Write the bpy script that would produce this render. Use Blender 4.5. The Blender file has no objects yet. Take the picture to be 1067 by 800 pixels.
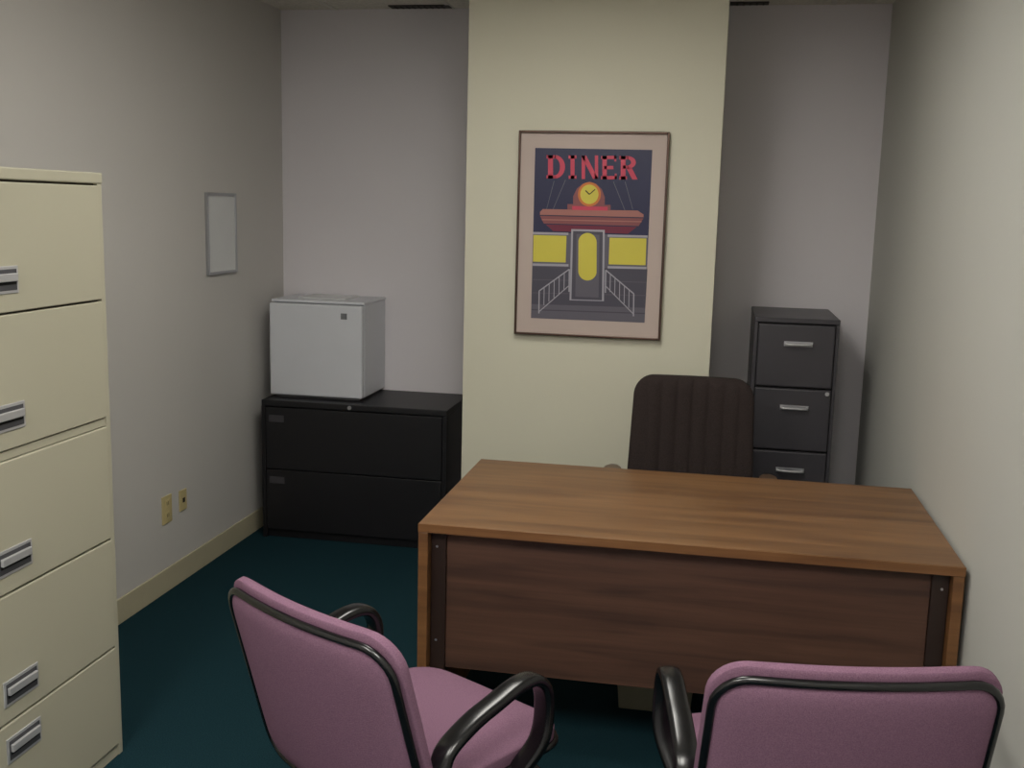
import bpy, bmesh, math
from mathutils import Vector, Matrix
sc=bpy.context.scene
sc.view_settings.view_transform='Standard'
sc.view_settings.look='None'
sc.view_settings.exposure=0.0

# ---------------------------------------------------------------- materials
def lin(c):
    return tuple(((v/255)/12.92 if v/255<=.04045 else ((v/255+.055)/1.055)**2.4) for v in c)+(1,)
def mat(name,col,rough=.6,metal=0,var=.06,scale=8,bump=0,bscale=200,spec=.5,stretch=(1,1,1),col2=None,coat=0):
    m=bpy.data.materials.new(name);m.use_nodes=True;nt=m.node_tree;b=nt.nodes['Principled BSDF']
    c=lin(col)
    c2=lin(col2) if col2 else tuple(min(1,v*(1-var*2)) for v in c[:3])+(1,)
    tc=nt.nodes.new('ShaderNodeTexCoord');mp=nt.nodes.new('ShaderNodeMapping');mp.inputs['Scale'].default_value=stretch
    nt.links.new(tc.outputs['Object'],mp.inputs['Vector'])
    n=nt.nodes.new('ShaderNodeTexNoise');n.inputs['Scale'].default_value=scale;n.inputs['Detail'].default_value=5
    nt.links.new(mp.outputs[0],n.inputs['Vector'])
    r=nt.nodes.new('ShaderNodeValToRGB');r.color_ramp.elements[0].position=.35;r.color_ramp.elements[1].position=.65
    r.color_ramp.elements[0].color=c2;r.color_ramp.elements[1].color=c
    nt.links.new(n.outputs['Fac'],r.inputs['Fac']);nt.links.new(r.outputs[0],b.inputs['Base Color'])
    b.inputs['Roughness'].default_value=rough;b.inputs['Metallic'].default_value=metal
    b.inputs['Specular IOR Level'].default_value=spec
    if coat:b.inputs['Coat Weight'].default_value=coat;b.inputs['Coat Roughness'].default_value=.15
    if bump:
        n2=nt.nodes.new('ShaderNodeTexNoise');n2.inputs['Scale'].default_value=bscale;n2.inputs['Detail'].default_value=3
        nt.links.new(tc.outputs['Object'],n2.inputs['Vector'])
        bp=nt.nodes.new('ShaderNodeBump');bp.inputs['Strength'].default_value=bump;bp.inputs['Distance'].default_value=.003
        nt.links.new(n2.outputs['Fac'],bp.inputs['Height']);nt.links.new(bp.outputs[0],b.inputs['Normal'])
    return m
def wood(name,c1,c2,c3,rough=.35):
    m=bpy.data.materials.new(name);m.use_nodes=True;nt=m.node_tree;b=nt.nodes['Principled BSDF']
    tc=nt.nodes.new('ShaderNodeTexCoord')
    mp=nt.nodes.new('ShaderNodeMapping');mp.inputs['Scale'].default_value=(.9,9,14)
    nt.links.new(tc.outputs['Object'],mp.inputs['Vector'])
    n=nt.nodes.new('ShaderNodeTexNoise');n.inputs['Scale'].default_value=1.6;n.inputs['Detail'].default_value=6;n.inputs['Distortion'].default_value=.6
    nt.links.new(mp.outputs[0],n.inputs['Vector'])
    r=nt.nodes.new('ShaderNodeValToRGB');e=r.color_ramp.elements
    e[0].position=.32;e[0].color=lin(c1);e[1].position=.7;e[1].color=lin(c3)
    x=e.new(.5);x.color=lin(c2)
    nt.links.new(n.outputs['Fac'],r.inputs['Fac'])
    mp2=nt.nodes.new('ShaderNodeMapping');mp2.inputs['Scale'].default_value=(3,120,120)
    nt.links.new(tc.outputs['Object'],mp2.inputs['Vector'])
    n2=nt.nodes.new('ShaderNodeTexNoise');n2.inputs['Scale'].default_value=1.5;n2.inputs['Detail'].default_value=3
    nt.links.new(mp2.outputs[0],n2.inputs['Vector'])
    mx=nt.nodes.new('ShaderNodeMix');mx.data_type='RGBA';mx.blend_type='MULTIPLY';mx.inputs['Factor'].default_value=.35
    nt.links.new(r.outputs[0],mx.inputs[6]);nt.links.new(n2.outputs['Fac'],mx.inputs[7])
    nt.links.new(mx.outputs[2],b.inputs['Base Color']);b.inputs['Roughness'].default_value=rough
    return m
M={}
M['wall']=mat('paint_lavender',(222,218,222),.75,var=.01,scale=1.5,bump=.08,bscale=150,spec=.2)
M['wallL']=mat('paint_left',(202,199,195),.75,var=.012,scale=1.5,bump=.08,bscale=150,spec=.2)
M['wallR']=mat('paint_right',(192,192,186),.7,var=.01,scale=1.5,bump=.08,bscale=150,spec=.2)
M['col']=mat('paint_cream',(210,207,188),.75,var=.01,scale=1.5,bump=.08,bscale=150,spec=.2)
M['ceil']=mat('ceiling_tile',(222,218,208),.9,var=.08,scale=60,bump=.3,bscale=120,spec=.1)
M['grid']=mat('grid_white',(215,213,205),.5)
M['carpet']=mat('carpet_teal',(32,60,67),.95,scale=260,bump=.8,bscale=400,spec=.05,col2=(19,42,50))
M['base']=mat('vinyl_tan',(190,182,154),.5,var=.03)
M['cream']=mat('steel_cream',(180,176,156),.42,var=.01,scale=3)
M['creamD']=mat('gap_dark',(60,55,45),.8)
M['black']=mat('steel_black',(20,19,23),.45,var=.05,scale=4)
M['blackD']=mat('black_gap',(6,6,8),.8)
M['char']=mat('steel_charcoal',(66,64,69),.38,var=.05,scale=4)
M['charD']=mat('charcoal_gap',(22,21,24),.8)
M['chrome']=mat('chrome',(205,205,210),.3,metal=.9,var=.02)
M['satin']=mat('satin_nickel',(190,190,192),.4,metal=.4,var=.02)
M['pullD']=mat('pull_grey',(70,70,74),.5)
M['alu']=mat('aluminium',(180,182,186),.35,metal=.9,var=.02)
M['fridge']=mat('fridge_white',(210,212,218),.4,var=.01,bump=.05,bscale=300)
M['fridgeS']=mat('fridge_seal',(120,120,122),.6)
M['badge']=mat('badge_grey',(120,122,125),.3)
M['wtop']=wood('wood_top',(108,75,47),(127,91,57),(141,102,66),.4)
M['wfront_shade']=wood('wood_front_shade',(70,47,38),(90,62,49),(103,72,57),.5)  # desk wood darkened, the front's weaker light painted into its colour
M['wedge']=wood('wood_edge',(110,74,45),(127,87,52),(140,98,61),.4)
M['brown']=mat('metal_brown',(46,32,27),.4)
M['pink']=mat('fabric_mauve',(138,105,125),.95,scale=400,bump=.5,bscale=500,spec=.05,col2=(120,90,109))
M['plast']=mat('plastic_black',(14,14,16),.25,spec=.6)
M['exec']=mat('fabric_dark_brown',(54,45,43),.85,scale=300,bump=.4,bscale=400,spec=.2,col2=(40,33,32))
M['armw']=mat('arm_wood',(96,74,56),.4)
M['ivory']=mat('ivory_plate',(206,190,140),.4)
M['slot']=mat('slot_dark',(40,34,26),.6)
M['wb']=mat('whiteboard',(214,216,216),.25,var=.01)
M['bin']=mat('bin_beige',(130,126,106),.55)
M['frame']=mat('frame_bronze',(88,70,62),.3,metal=.8)
M['mat']=mat('mat_board',(188,172,164),.8,var=.01)
M['vent']=mat('vent_dark',(60,56,52),.7)
def flat(n,c): return mat(n,c,.35,var=.02,spec=.4)
M['navy']=flat('ink_navy',(38,40,72));M['red']=flat('ink_red',(196,64,88));M['redD']=flat('ink_red_dark',(110,36,60))
M['ykw']=flat('ink_yellow',(206,194,76));M['brk']=flat('ink_brick',(132,76,78));M['brk2']=flat('ink_brick_light',(162,108,100))
M['gry']=flat('ink_grey',(96,93,104));M['gryD']=flat('ink_grey_dark',(74,72,84));M['gryL']=flat('ink_grey_light',(162,160,170));M['org']=flat('ink_orange',(198,114,54))
def emis(name,c,s):
    m=bpy.data.materials.new(name);m.use_nodes=True;nt=m.node_tree;b=nt.nodes['Principled BSDF']
    b.inputs['Base Color'].default_value=(.9,.9,.9,1);b.inputs['Emission Color'].default_value=c+(1,);b.inputs['Emission Strength'].default_value=s
    return m
M['lamp']=emis('lamp_diffuser',(1.0,.97,.90),13.0)
M['lamp_fill']=emis('fill_diffuser',(1.0,.97,.90),21.0)

# ---------------------------------------------------------------- geometry helpers
def link(o,parent=None,m=None):
    sc.collection.objects.link(o)
    if parent:o.parent=parent
    if m is not None:o.data.materials.append(M[m])
    return o
def empty(name,loc=(0,0,0),rz=0):
    e=bpy.data.objects.new(name,None);e.empty_display_size=.1;e.location=loc;e.rotation_euler=(0,0,rz);sc.collection.objects.link(e);return e
def box(name,a,b,m,parent=None,bev=0,seg=2):
    me=bpy.data.meshes.new(name);bm=bmesh.new()
    lo=[min(a[i],b[i]) for i in range(3)];hi=[max(a[i],b[i]) for i in range(3)]
    bmesh.ops.create_cube(bm,size=1)
    for v in bm.verts:
        v.co=Vector([lo[i]+(v.co[i]+.5)*(hi[i]-lo[i]) for i in range(3)])
    if bev:
        bmesh.ops.bevel(bm,geom=list(bm.edges),offset=bev,segments=seg,profile=.5,affect='EDGES')
    bm.to_mesh(me);bm.free()
    return link(bpy.data.objects.new(name,me),parent,m)
def mesh(name,vs,fs,m,parent=None,smooth=False):
    me=bpy.data.meshes.new(name);me.from_pydata([tuple(v) for v in vs],[],fs);me.update()
    bm=bmesh.new();bm.from_mesh(me);bmesh.ops.recalc_face_normals(bm,faces=bm.faces);bm.to_mesh(me);bm.free()
    if smooth:
        for p in me.polygons:p.use_smooth=True
    return link(bpy.data.objects.new(name,me),parent,m)
def spline(pts,n=8,closed=False):
    P=[Vector(p) for p in pts];N=len(P);out=[]
    rng=range(N if closed else N-1)
    for i in rng:
        p0=P[(i-1)%N] if (closed or i>0) else P[0]*2-P[1]
        p1=P[i];p2=P[(i+1)%N];p3=P[(i+2)%N] if (closed or i+2<N) else P[-1]*2-P[-2]
        for k in range(n):
            t=k/n
            out.append(.5*((2*p1)+(-p0+p2)*t+(2*p0-5*p1+4*p2-p3)*t*t+(-p0+3*p1-3*p2+p3)*t**3))
    if not closed:out.append(P[-1])
    return out
def tube(name,pts,rs,rn,m,parent=None,side=None,closed=False,k=12,sup=2.0):
    """sweep a (super)ellipse section; rs = half size along 'side', rn = half size along the normal"""
    N=len(pts);vs=[];fs=[]
    s=Vector(side).normalized() if side else None
    for i,p in enumerate(pts):
        a=pts[(i-1)%N] if (closed or i>0) else pts[i];b=pts[(i+1)%N] if (closed or i<N-1) else pts[i]
        t=(b-a).normalized()
        if s is None:
            s=t.orthogonal().normalized();sd=s
        elif side: sd=(s-t*s.dot(t)).normalized()
        else: s=(s-t*s.dot(t)).normalized();sd=s
        n=t.cross(sd).normalized()
        for j in range(k):
            an=2*math.pi*j/k;c,d=math.cos(an),math.sin(an)
            cc=math.copysign(abs(c)**(2/sup),c);dd=math.copysign(abs(d)**(2/sup),d)
            f_rs=rs[i] if isinstance(rs,list) else rs
            vs.append(p+sd*cc*f_rs+n*dd*rn)
    for i in range(N if closed else N-1):
        for j in range(k):
            a=i*k+j;b=i*k+(j+1)%k;c=((i+1)%N)*k+(j+1)%k;d=((i+1)%N)*k+j
            fs.append((a,b,c,d))
    if not closed:
        fs.append(tuple(range(k)));fs.append(tuple(range((N-1)*k,N*k)))
    return mesh(name,vs,fs,m,parent,True)
def halfw(v,W,H,r,taper=0):
    w=W/2*(1-taper*(1-v)/2)
    d=abs(v)*H/2-(H/2-r)
    if d>0: w=w-r+math.sqrt(max(0,r*r-d*d))
    return w
def pad(name,W,H,Tf,Tb,r,deform,m,parent=None,nu=40,nv=32,e=.3,rib=None,taper=0,pw=8):
    vs=[];fs=[]
    us=[math.sin(math.pi/2*(-1+2*i/nu)) for i in range(nu+1)]
    vv=[math.sin(math.pi/2*(-1+2*i/nv)) for i in range(nv+1)]
    for sgn,T in((1,Tf),(-1,Tb)):
        for v in vv:
            hw=halfw(v,W,H,r,taper)
            for u in us:
                pr=e+(1-e)*math.sqrt(max(0,(1-abs(u)**pw)))*math.sqrt(max(0,(1-abs(v)**pw)))
                x=u*hw;c=sgn*T*pr
                if rib and sgn>0:c+=rib(x,v)*min(1,(1-abs(v))*8)
                vs.append(deform(x,v*H/2,c))
    n=nu+1;o=n*(nv+1)
    for j in range(nv):
        for i in range(nu):
            a=j*n+i
            fs.append((a,a+1,a+n+1,a+n));fs.append((o+a,o+a+n,o+a+n+1,o+a+1))
    for i in range(nu):
        fs.append((i,o+i,o+i+1,i+1));a=nv*n+i;fs.append((a,a+1,o+a+1,o+a))
    for j in range(nv):
        a=j*n;fs.append((a,a+n,o+a+n,o+a));a=j*n+nu;fs.append((a,o+a,o+a+n,a+n))
    return mesh(name,vs,fs,m,parent,True)
def outline(W,H,r,deform,c,n=6,taper=0):
    pts=[]
    for cx,cz,a0 in((1,1,0),(-1,1,90),(-1,-1,180),(1,-1,270)):
        for k in range(n+1):
            a=math.radians(a0+90*k/n)
            z=cz*(H/2-r)+r*math.sin(a)
            w=W/2*(1-taper*(1-z/(H/2))/2)
            pts.append(Vector(deform(cx*(w-r)+r*math.cos(a),z,c)))
        # straight subdivisions toward next corner
        nx,nz={(1,1):(-1,1),(-1,1):(-1,-1),(-1,-1):(1,-1),(1,-1):(1,1)}[(cx,cz)]
        a=math.radians(a0+90)
        z0=cz*(H/2-r)+r*math.sin(a);z1=nz*(H/2-r)+r*math.sin(a)
        w0=W/2*(1-taper*(1-z0/(H/2))/2);w1=W/2*(1-taper*(1-z1/(H/2))/2)
        x0=cx*(w0-r)+r*math.cos(a);x1=nx*(w1-r)+r*math.cos(a)
        for k in range(1,10):
            t=k/10;pts.append(Vector(deform(x0+(x1-x0)*t,z0+(z1-z0)*t,c)))
    return pts
def cyl(name,p,r1,r2,h,m,parent=None,axis='z',n=32,smooth=True):
    vs=[];fs=[]
    for z,r in((0,r1),(h,r2)):
        for i in range(n):
            a=2*math.pi*i/n;q=(r*math.cos(a),r*math.sin(a),z)
            if axis=='x':q=(q[2],q[0],q[1])
            if axis=='y':q=(q[0],q[2],q[1])
            vs.append((p[0]+q[0],p[1]+q[1],p[2]+q[2]))
    for i in range(n):fs.append((i,(i+1)%n,n+(i+1)%n,n+i))
    fs.append(tuple(range(n)));fs.append(tuple(range(n,2*n)))
    o=mesh(name,vs,fs,m,parent,False)
    if smooth:
        for f in o.data.polygons:
            if len(f.vertices)==4:f.use_smooth=True
    return o

# ---------------------------------------------------------------- room
XL,XR,YB,YC,C1,C2,ZC,YN=-2.277,.7306,5.3955,4.6423,-1.1027,-.0106,2.656,-1.4
box('floor',(XL-.1,YN-.1,-.1),(XR+.1,YB+.1,0),'carpet')
box('ceiling',(XL-.1,YN-.1,ZC),(XR+.1,YB+.1,ZC+.1),'ceil')
box('wall_left',(XL-.1,YN-.1,0),(XL,YB+.1,ZC),'wallL')
box('wall_right',(XR,YN-.1,0),(XR+.1,YB+.1,ZC),'wallR')
box('wall_back',(XL,YB,0),(XR,YB+.1,ZC),'wall')
box('wall_front',(XL,YN-.1,0),(XR,YN,ZC),'wall')
box('wall_column',(C1,YC,0),(C2,YB,ZC),'col')
bh=.105
def bb(n,a,b): box(n,a,b,'base',bev=.003)
bb('baseboard_left',(XL,YN,0),(XL+.008,YB,bh))
bb('baseboard_right',(XR-.008,YN,0),(XR,YB,bh))
bb('baseboard_back_left',(XL+.008,YB-.008,0),(C1,YB,bh))
bb('baseboard_back_right',(C2,YB-.008,0),(XR-.008,YB,bh))
bb('baseboard_column',(C1,YC-.008,0),(C2,YC,bh))
bb('baseboard_front',(XL+.008,YN,0),(XR-.008,YN+.008,bh))
# T-bar ceiling grid
g=empty('ceiling_grid')
x=XL+.30
while x<XR:
    box('bar_long',(x-.012,YN,ZC-.004),(x+.012,(YC if C1-.02<x<C2+.02 else YB),ZC),'grid',g);x+=.61
y=YN+.35
while y<YB:
    if y<YC: box('bar_cross',(XL,y-.012,ZC-.0045),(XR,y+.012,ZC),'grid',g)
    else:
        box('bar_cross',(XL,y-.012,ZC-.0045),(C1,y+.012,ZC),'grid',g);box('bar_cross',(C2,y-.012,ZC-.0045),(XR,y+.012,ZC),'grid',g)
    y+=1.22
for a,b,yy in((-1.67,-1.36,5.29),(-.008,.17,5.3)):
    v=empty('air_vent')
    box('vent_frame',(a,yy,ZC-.006),(b,YB-.03,ZC-.0002),'vent',v,bev=.002)
    k=a+.03
    while k<b-.02:
        box('slat',(k,yy+.01,ZC-.009),(k+.006,YB-.04,ZC-.0055),'charD',v);k+=.03
# fluorescent troffer over the room, plus a front pair added as fill light
def troffer(cx,cy,lm='lamp'):
    t=empty('ceiling_light',(cx,cy,ZC))
    w,l=.30,.60
    box('housing_a',(-w,-l,-.022),(-w+.03,l,-.0002),'grid',t,bev=.003);box('housing_b',(w-.03,-l,-.022),(w,l,-.0002),'grid',t,bev=.003)
    box('housing_c',(-w+.03,-l,-.022),(w-.03,-l+.03,-.0002),'grid',t,bev=.003);box('housing_d',(-w+.03,l-.03,-.022),(w-.03,l,-.0002),'grid',t,bev=.003)
    box('diffuser',(-w+.031,-l+.031,-.014),(w-.031,l-.031,-.006),lm,t)
troffer(-.62,3.05);troffer(-1.35,.5,'lamp_fill');troffer(-.1,.5,'lamp_fill')  # front pair is added fill from the camera side, standing in for a flash

# ---------------------------------------------------------------- desk
d=empty('desk')
x0,x1,y0,y1=-.842,.716,2.997,3.863
box('desktop',(x0,y0,.712),(x1,y1,.74),'wtop',d,bev=.003)
box('front_edge_band',(x0,y0-.002,.713),(x1,y0+.0005,.739),'wedge',d)
box('side_panel_1',(x0,y0,0),(x0+.03,y1,.7118),'wedge',d,bev=.002)
box('side_panel_2',(x1-.03,y0,0),(x1,y1,.7118),'wedge',d,bev=.002)
box('post_1',(x0+.031,y0+.035,0),(x0+.078,y0+.075,.7115),'brown',d,bev=.002)
box('post_2',(x1-.078,y0+.035,0),(x1-.031,y0+.075,.7115),'brown',d,bev=.002)
box('modesty_panel',(x0+.0785,y0+.045,.27),(x1-.0785,y0+.065,.7115),'wfront_shade',d,bev=.001)
for zz in(.66,.36):
    for xx in(x0+.045,x1-.055):
        cyl('cam_bolt',(xx+.005,y0+.0345,zz),.004,.004,.001,'chrome',d,axis='y',n=12)

# ---------------------------------------------------------------- cream 5-drawer lateral cabinet (against left wall, facing right)
c=empty('lateral_filing_cabinet')
fx,ya,yb,zt=-1.719,1.878,2.788,1.752
box('case_back',(XL+.012,ya,0.0),(XL+.03,yb,zt),'cream',c)
box('case_side_1',(XL+.03,ya,0),(fx,ya+.022,zt-.03),'cream',c,bev=.002)
box('case_side_2',(XL+.03,yb-.022,0),(fx,yb,zt-.03),'cream',c,bev=.002)
box('case_top',(XL+.03,ya,zt-.03),(fx+.003,yb+.002,zt),'cream',c,bev=.004)
box('inner_shadow_gap',(XL+.03,ya+.022,.03),(fx-.012,yb-.022,zt-.03),'creamD',c)
box('kick',(fx-.02,ya+.022,0),(fx-.004,yb-.022,.035),'cream',c)
dr=[(1.398,1.716),(1.056,1.392),(.692,1.028),(.355,.686),(.04,.349)]
box('rail',(fx-.012,ya+.024,1.031),(fx-.002,yb-.024,1.053),'cream',c)
hz=[1.478,1.137,.772,.432,.278]
for i,(a,b) in enumerate(dr):
    box('drawer_front_%d'%(i+1),(fx-.012,ya+.025,a),(fx+.004,yb-.025,b),'cream',c,bev=.003)
    z=hz[i];hy0,hy1=2.252,2.392
    box('pull_frame_%d'%(i+1),(fx+.003,hy0,z-.034),(fx+.007,hy1,z+.034),'satin',c,bev=.0015)
    box('pull_recess_%d'%(i+1),(fx+.0065,hy0+.008,z-.026),(fx+.0078,hy1-.008,z+.026),'pullD',c)
    box('pull_lip_%d'%(i+1),(fx+.007,hy0+.012,z-.004),(fx+.016,hy1-.012,z+.016),'satin',c,bev=.002)
    box('pull_shadow_%d'%(i+1),(fx+.007,hy0+.012,z-.012),(fx+.009,hy1-.012,z-.004),'blackD',c)

# ---------------------------------------------------------------- black 2-drawer lateral cabinet
c=empty('lateral_filing_cabinet')
a0,a1,f,bk,zt=-2.197,-1.243,4.910,5.385,.709
box('case',(a0,f+.02,.0),(a1,bk,zt-.03),'black',c,bev=.003)
box('case_top',(a0,f,zt-.03),(a1,bk,zt),'black',c,bev=.004)
box('frame_side_1',(a0,f+.001,0),(a0+.02,f+.03,zt-.03),'black',c)
box('frame_side_2',(a1-.02,f+.001,0),(a1,f+.03,zt-.03),'black',c)
box('drawer_front_1',(a0+.023,f-.002,.360),(a1-.023,f+.018,.674),'black',c,bev=.003)
box('drawer_front_2',(a0+.023,f-.002,.045),(a1-.023,f+.018,.355),'black',c,bev=.003)
for z in(.60,.285):
    box('label_holder',(a0+.04,f-.004,z),(a0+.12,f-.0018,z+.035),'char',c,bev=.001)
cyl('lock',(-1.735,f-.006,.694),.010,.010,.006,'chrome',c,axis='y',n=20)

# ---------------------------------------------------------------- charcoal vertical cabinet
c=empty('vertical_filing_cabinet')
a0,a1,f,bk,zt=.177,.541,4.832,5.38,1.233
box('case',(a0,f+.016,0),(a1,bk,zt-.022),'char',c,bev=.003)
box('case_top',(a0-.001,f,zt-.022),(a1+.001,bk,zt),'char',c,bev=.003)
box('recess',(a0+.012,f+.008,.04),(a1-.012,f+.0165,zt-.024),'charD',c)
box('stile_1',(a0,f+.001,0),(a0+.014,f+.018,zt-.022),'char',c);box('stile_2',(a1-.014,f+.001,0),(a1,f+.018,zt-.022),'char',c)
box('kick',(a0+.014,f+.002,0),(a1-.014,f+.018,.06),'char',c)
for i in range(4):
    zt2=1.205-.285*i;zb=zt2-.277
    box('drawer_front_%d'%(i+1),(a0+.018,f-.012,zb),(a1-.018,f+.012,zt2),'char',c,bev=.006,seg=3)
    hzz=zt2-.085;hx=(a0+a1)/2+.01
    p=spline([(hx-.055,f-.012,hzz),(hx-.05,f-.030,hzz),(hx,f-.034,hzz),(hx+.05,f-.030,hzz),(hx+.055,f-.012,hzz)],6)
    tube('handle_%d'%(i+1),p,.006,.006,'satin',c,k=10)
    box('handle_plate_%d'%(i+1),(hx-.062,f-.0135,hzz-.010),(hx+.062,f-.0118,hzz+.012),'chrome',c,bev=.0006)
cyl('lock',(a1-.035,f-.018,.905),.009,.009,.007,'satin',c,axis='y',n=20)

# ---------------------------------------------------------------- mini fridge
c=empty('mini_fridge')
a0,a1,f,bk,zb,zt=-2.19,-1.705,5.0,5.385,.7095,1.203
box('body',(a0+.004,f+.052,zb+.012),(a1,bk,zt-.012),'fridge',c,bev=.006)
box('top_cap',(a0,f+.03,zt-.014),(a1+.003,bk,zt),'fridge',c,bev=.005,seg=3)
box('door_seal',(a0+.01,f+.042,zb+.02),(a1-.008,f+.054,zt-.022),'fridgeS',c)
box('door',(a0,f,zb+.012),(a1+.002,f+.044,zt-.017),'fridge',c,bev=.01,seg=4)
box('badge',(-1.812,f-.0015,1.118),(-1.780,f+.001,1.148),'badge',c,bev=.0005)
box('base',(a0+.02,f+.03,zb),(a1-.02,bk-.02,zb+.013),'fridgeS',c)
box('papers_on_top',(-2.08,5.12,zt),(-1.83,5.34,zt+.006),'wb',c,bev=.001)

# ---------------------------------------------------------------- whiteboard, outlets
c=empty('whiteboard')
X=XL
box('surface',(X+.001,4.52,1.357),(X+.010,4.797,1.707),'wb',c)
box('frame_1',(X+.001,4.510,1.346),(X+.016,4.523,1.717),'alu',c,bev=.002);box('frame_2',(X+.001,4.794,1.346),(X+.016,4.807,1.717),'alu',c,bev=.002)
box('frame_3',(X+.001,4.523,1.346),(X+.016,4.794,1.359),'alu',c,bev=.002);box('frame_4',(X+.001,4.523,1.704),(X+.016,4.794,1.717),'alu',c,bev=.002)
c=empty('electrical_outlet')
box('plate',(X+.0005,4.055,.303),(X+.007,4.135,.425),'ivory',c,bev=.002)
for z in(.338,.39):
    box('receptacle',(X+.006,4.078,z-.016),(X+.009,4.112,z+.016),'ivory',c,bev=.001)
    for yy in(4.088,4.100):box('slot',(X+.0088,yy-.0015,z-.006),(X+.0094,yy+.0015,z+.008),'slot',c)
c=empty('phone_jack')
box('plate',(X+.0005,4.205,.322),(X+.007,4.268,.415),'ivory',c,bev=.002)
box('socket',(X+.0065,4.228,.358),(X+.009,4.246,.378),'slot',c)

# ---------------------------------------------------------------- framed diner poster (flat artwork hung on the column)
c=empty('framed_poster')
px0,px1,pz0,pz1=-.868,-.225,1.132,2.0116
yw=YC-.001;yf=yw-.028;fw=.010
box('frame_left',(px0,yf,pz0),(px0+fw,yw,pz1),'frame',c,bev=.002);box('frame_right',(px1-fw,yf,pz0),(px1,yw,pz1),'frame',c,bev=.002)
box('frame_bottom',(px0+fw,yf,pz0),(px1-fw,yw,pz0+fw),'frame',c,bev=.002);box('frame_top',(px0+fw,yf,pz1-fw),(px1-fw,yw,pz1),'frame',c,bev=.002)
ym=yw-.018
box('mat_board',(px0+fw,ym,pz0+fw),(px1-fw,yw,pz1-fw),'mat',c)
def A(x,y):
    # artwork drawing units -> metres on the print
    u=.5
    for _ in range(6):
        v=(y-(135+3*u))/(213+4*u);u=(x-(541-6*v))/(157-4*v)
    return px0+.643*u,2.0116-.8796*v
def poly(name,pts,m,level=1):
    y=ym-.0004*level
    vs=[(A(*p)[0],y,A(*p)[1]) for p in pts]
    return mesh(name,vs,[tuple(range(len(vs)))],m,c)
def rect(name,a,b,cx,d,m,level=1): return poly(name,[(a,b),(cx,b),(cx,d),(a,d)],m,level)
def line(name,p,q,w,m,level=6):
    dx,dy=q[0]-p[0],q[1]-p[1];L=math.hypot(dx,dy);nx,ny=-dy/L*w/2,dx/L*w/2
    return poly(name,[(p[0]+nx,p[1]+ny),(q[0]+nx,q[1]+ny),(q[0]-nx,q[1]-ny),(p[0]-nx,p[1]-ny)],m,level)
def ell(name,cx,cy,rx,ry,m,level,n=32): return poly(name,[(cx+rx*math.cos(2*math.pi*i/n),cy+ry*math.sin(2*math.pi*i/n)) for i in range(n)],m,level)
poly('print_sky',[(558,153),(680,156),(672,336),(553,331)],'navy',1)
poly('print_wall',[(555.5,240),(676,244),(672,336),(553,331)],'gry',2)
poly('print_wall_low',[(555,276),(675,279),(672.8,320),(553.6,316)],'gryD',3)
for yy in(322,): line('step',(553.6,yy),(672.5,yy+4),1.2,'gryD' ,3)
for yy in(290,304): line('siding',(555,yy),(674,yy+3),.6,'gry',4)
poly('window_1',[(556,243),(591,244),(590,272),(555.3,271)],'ykw',4);poly('window_2',[(636,246),(674,247),(673,275),(635,274)],'ykw',4)
for p,q in(((555.5,241),(593,242)),((555,274),(593,275)),((634,244),(675,245)),((634,277),(674,278))): line('window_rail',p,q,2.4,'gryL',5)
# canopy
poly('canopy_top',[(566,216),(665,218),(671,222),(671,225),(563,222),(563,219)],'brk2',5)
poly('canopy',[(563,223),(671,226),(666,234),(567,231)],'brk',5)
poly('canopy_low',[(569,232),(664,235),(655,242),(577,239)],'redD',5)
line('canopy_line',(565,227),(669,229.5),1.2,'brk2',6)
# clock block
poly('clock_block',[(592,217),(592,211),(598,211),(598,203),(602,195),(608,190),(615,188),(622,190),(628,196),(631,204),(631,212),(637,212),(637,218)],'brk',5)
poly('clock_block_hi',[(597,217),(597,213),(634,214),(634,218)],'red',6)
ell('clock_ring',615,201,12,12.5,'org',6);ell('clock_face',615,201,9.5,10,'ykw',7);line('hand_1',(615,201),(611,197),1.2,'slot',8);line('hand_2',(615,201),(621,196),1.0,'slot',8)
# wires and poles
for p,q in(((590,186),(577,216)),((578,187),(570,216)),((640,188),(652,218)),((652,188),(660,217))): line('wire',p,q,.6,'gry',4)
# door
poly('door_surround',[(596,237),(631,238),(630,313),(594,312)],'gryL',6);poly('door_panel',[(598,239),(629,240),(628,312),(596,311)],'gryD',7)
poly('door_slab',[(601.5,242),(625.5,243),(624.5,309),(600,308)],'gry',8)
pts=[]
for i in range(32):
    a=2*math.pi*i/32;s=math.sin(a);pts.append((613+9.6*math.cos(a),266+(15 if s>0 else -15)+10*s))
poly('door_glass',pts,'ykw',9)
# railings
def rail(xa,ya_,xb,yb_):
    line('rail_top',(xa,ya_),(xb,yb_),1.3,'gryL',10);line('rail_low',(xa,ya_+17),(xb,yb_+22),1.0,'gryL',10)
    for k in range(7):
        t=k/6;x=xa+(xb-xa)*t;line('baluster',(x,ya_+(yb_-ya_)*t),(x-.4,ya_+(yb_-ya_)*t+(24 if k in(0,6) else 19)),1.3 if k in(0,6) else .8,'gryL',10)
rail(594,279,562,302);rail(632,280,661,305)
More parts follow.
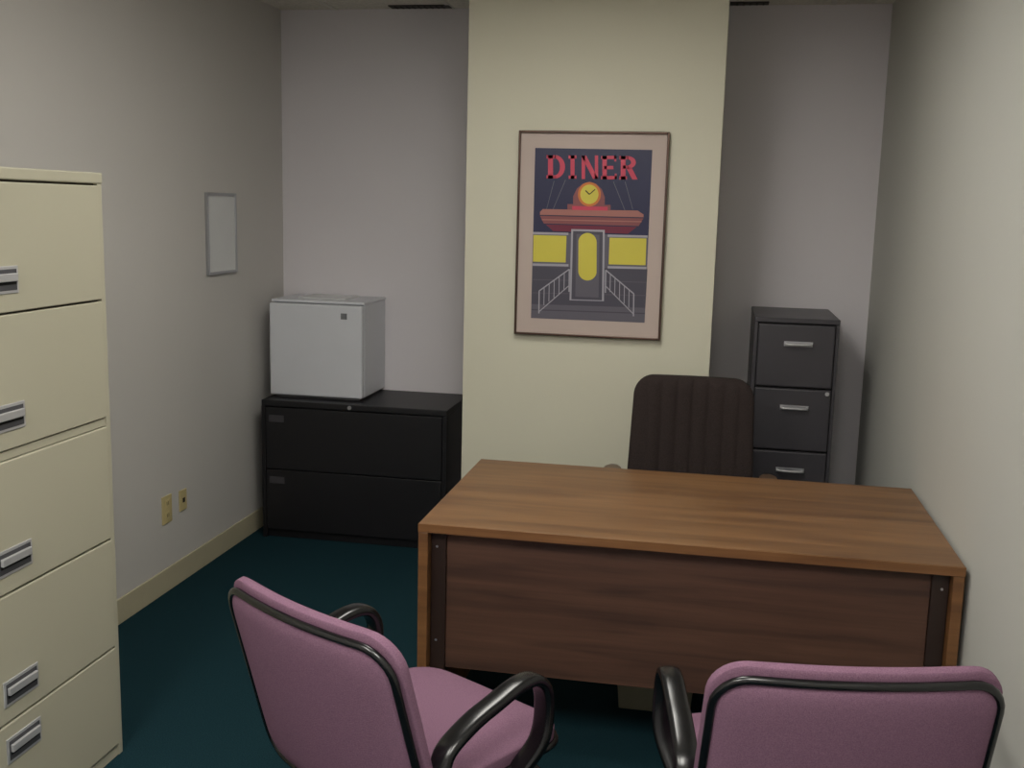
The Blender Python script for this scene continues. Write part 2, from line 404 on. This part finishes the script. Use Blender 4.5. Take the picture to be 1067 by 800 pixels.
# DINER lettering
def letter(ch,x,w,y,h,m,level):
    s=w*.27;t=h*.14
    R=lambda a,b,cc,dd: rect('letter_'+ch,x+a,y+b,x+cc,y+dd,m,level)
    def arc(cx,cy,rx,ry,ix,iy,a0,a1,n=14):
        o=[];i_=[]
        for k in range(n+1):
            a=math.radians(a0+(a1-a0)*k/n);o.append((x+cx+rx*math.cos(a),y+cy+ry*math.sin(a)));i_.append((x+cx+max(ix,.1)*math.cos(a),y+cy+max(iy,.1)*math.sin(a)))
        for k in range(n):poly('letter_'+ch,[o[k],o[k+1],i_[k+1],i_[k]],m,level)
    if ch=='D':
        R(w*.08,0,w*.08+s,h);R(0,0,w*.5,t);R(0,h-t,w*.5,h);arc(w*.45,h/2,w*.55,h/2,w*.55-s,h/2-t,-90,90)
    if ch=='I':
        R(w*.5-s*.65,0,w*.5+s*.65,h);R(w*.15,0,w*.85,t);R(w*.15,h-t,w*.85,h)
    if ch=='N':
        R(w*.08,0,w*.08+w*.18,h);R(w*.77,0,w*.94,h);poly('letter_N',[(x+w*.06,y),(x+w*.32,y),(x+w*.94,y+h),(x+w*.68,y+h)],m,level)
    if ch=='E':
        R(w*.08,0,w*.08+s,h);R(0,0,w*.92,t);R(0,h-t,w*.95,h);R(w*.2,h*.5-t/2,w*.75,h*.5+t/2);R(w*.80,0,w*.92,h*.24);R(w*.83,h*.76,w*.95,h)
    if ch=='R':
        R(w*.08,0,w*.08+s,h);R(0,0,w*.5,t);R(0,h-t,w*.42,h);R(w*.2,h*.54-t,w*.5,h*.54);arc(w*.45,h*.27,w*.47,h*.27,w*.47-s,h*.27-t,-90,90)
        poly('letter_R',[(x+w*.40,y+h*.52),(x+w*.68,y+h*.48),(x+w*1.02,y+h),(x+w*.72,y+h)],m,level)
xx=570
for ch,w in(('D',19.5),('I',12),('N',20),('E',17),('R',18.5)):
    letter(ch,xx,w,160.5+(xx-570)*.02,24,'red',3);xx+=w+1.9

# ---------------------------------------------------------------- wastebasket under desk
c=empty('wastebasket')
def frus(name,cx,cy,w0,d0,w1,d1,z0,z1,m,th=.006):
    vs=[];
    for (w,d,z) in((w0,d0,z0),(w1,d1,z1),(w1-th,d1-th,z1),(w0-th,d0-th,z0+th)):
        for sx,sy in((-1,-1),(1,-1),(1,1),(-1,1)):vs.append((cx+sx*w/2,cy+sy*d/2,z))
    fs=[(0,1,2,3),(12,13,14,15)]
    for l in range(3):
        for i in range(4):fs.append((l*4+i,l*4+(i+1)%4,l*4+4+(i+1)%4,l*4+4+i))
    o=mesh(name,vs,fs,m,c);mo=o.modifiers.new('b','BEVEL');mo.width=.004;mo.segments=2;return o
frus('bin_body',-.13,3.53,.24,.17,.30,.22,0.0,.36,'bin')
tube('bin_rim',[Vector(p) for p in((-.28,3.42,.36),(.02,3.42,.36),(.02,3.64,.36),(-.28,3.64,.36))],.006,.006,'bin',c,side=(0,0,1),closed=True,k=8)

# ---------------------------------------------------------------- guest chairs
def guest(loc,rz):
    c=empty('guest_armchair',loc,rz)
    zc,Hb=.612,.47
    def db(x,z,t):
        zz=zc+z;return (x, -.225-.28*(zz-.42)+.40*x*x+t*.97, zz+t*.25)
    pad('back_cushion',.565,Hb+.01,.030,.012,.075,db,'pink',c,e=.35,taper=-.02)
    pad('back_panel',.54,Hb-.03,-.010,.034,.065,lambda x,z,t:db(x,z-.004,t),'pink',c,e=.5,taper=-.02)
    tube('edge_trim',outline(.547,Hb-.022,.068,lambda x,z,t:db(x,z-.004,t),-.019,taper=-.02),.009,.009,'plast',c,closed=True,k=10)
    def ds(x,y,t): return (x,.03+y,.445+t-.06*max(0,y-.16))
    pad('seat',.50,.50,.030,.030,.09,ds,'pink',c,e=.4,taper=-.0,pw=6)
    tube('seat_trim',outline(.505,.505,.092,ds,-.022),.009,.009,'plast',c,closed=True,k=10)
    box('seat_pan',(-.2,-.18,.385),(.2,.22,.418),'plast',c,bev=.008)
    for s in(-1,1):
        X=s*.292
        p=spline([(X-s*.03,-.17,.40),(X,-.20,.50),(X,-.19,.570),(X,-.12,.610),(X,-.04,.632),(X,.04,.650),(X,.10,.640),(X,.13,.585),(X,.115,.49),(X-s*.03,.06,.405)],7)
        tube('armrest_%d'%(1 if s<0 else 2),p,.026,.014,'plast',c,side=(1,0,0),k=16,sup=3)
        tube('arm_bracket_%d'%(1 if s<0 else 2),[Vector((X-s*.02,-.13,.395)),Vector((X-s*.11,-.13,.395))],.016,.010,'plast',c,side=(0,1,0),k=10)
        tube('arm_bracket_b%d'%(1 if s<0 else 2),[Vector((X-s*.02,.07,.400)),Vector((X-s*.11,.07,.395))],.016,.010,'plast',c,side=(0,1,0),k=10)
        q=spline([(s*.17,-.16,.39),(s*.235,-.19,.30),(s*.245,-.23,.06),(s*.245,-.21,.014),(s*.245,-.10,.012),(s*.245,.12,.012),(s*.245,.235,.014),(s*.245,.26,.05),(s*.235,.22,.30),(s*.17,.18,.39)],6)
        tube('leg_loop_%d'%(1 if s<0 else 2),q,.0115,.0115,'plast',c,k=10)
    tube('crossbar',[Vector((-.24,-.2,.24)),Vector((.24,-.2,.24))],.009,.009,'plast',c,k=8)
    tube('back_spine',spline([(0,-.12,.39),(0,-.20,.39),(0,-.24,.41),(0,-.262,.45)],5),.03,.008,'plast',c,side=(1,0,0),k=10)
    return c
guest((-.650,2.295,0),math.radians(-31))
guest((.245,2.30,0),math.radians(11))

# ---------------------------------------------------------------- executive chair behind desk
c=empty('executive_office_chair',(-.062,4.06,0),math.radians(181))
def de(x,z,t):
    zz=.785+z;return(x,-.235-.13*(zz-.55)+.5*x*x+t,zz)
def rib(x,v):
    if abs(x)>.185:return 0
    return .012*abs(math.sin(math.pi*x/.062))**.6-.004
pad('backrest',.475,.48,.04,.035,.075,de,'exec',c,nu=120,nv=40,e=.3,rib=rib,taper=-.07)
def ds2(x,y,t): return(x,.02+y,.455+t-.08*max(0,y-.16))
pad('seat',.50,.48,.045,.035,.09,ds2,'exec',c,nu=120,nv=30,rib=lambda x,v:rib(x,v)*.7)
tube('back_bracket',spline([(0,-.05,.40),(0,-.25,.41),(0,-.315,.50),(0,-.325,.66)],6),.035,.008,'plast',c,side=(1,0,0))
for s in(-1,1):
    X=s*.30
    p=spline([(X-s*.04,-.05,.41),(X+s*.02,-.06,.46),(X+s*.02,-.10,.56),(X+s*.01,-.13,.615)],6)
    tube('arm_post_%d'%(1 if s<0 else 2),p,.02,.012,'plast',c,side=(0,1,0))
    q=[Vector((X+s*.01,y,z)) for y,z in((-.24,.636),(-.20,.641),(-.05,.644),(.06,.641),(.10,.634))]
    tube('armrest_%d'%(1 if s<0 else 2),q,[.024,.036,.038,.034,.02],.015,'armw',c,side=(1,0,0),k=16,sup=3)
box('mechanism',(-.1,-.1,.385),(.1,.1,.42),'plast',c,bev=.008)
cyl('gas_column',(0,0,.10),.028,.022,.29,'plast',c);cyl('hub',(0,0,.075),.045,.04,.045,'plast',c)
for k in range(5):
    a=math.radians(90+36+72*k);u=Vector((math.cos(a),math.sin(a),0))
    tube('base_leg_%d'%(k+1),[Vector((0,0,.10))+u*.03,Vector((0,0,.092))+u*.15,Vector((0,0,.075))+u*.26],[.024,.02,.015],.013,'plast',c,side=(-u.y,u.x,0))
    w=u*.255;cyl('caster_%d'%(k+1),(w.x-.018,w.y,.028),.028,.028,.036,'plast',c,axis='x',n=20)

# ---------------------------------------------------------------- world + camera
w=bpy.data.worlds.new('World');sc.world=w;w.use_nodes=True;w.node_tree.nodes['Background'].inputs[0].default_value=(.05,.05,.055,1)
cam=bpy.data.cameras.new('Camera');co=bpy.data.objects.new('Camera',cam);sc.collection.objects.link(co)
yaw,pitch,roll=.1865,.1641,.0247
co.matrix_world=Matrix.Translation((0,0,1.6849))@Matrix.Rotation(yaw,4,'Z')@Matrix.Rotation(math.pi/2-pitch,4,'X')@Matrix.Rotation(roll,4,'Z')
cam.sensor_fit='HORIZONTAL';cam.sensor_width=36;cam.lens=36*1111.68/1067;cam.clip_start=.05
sc.camera=co
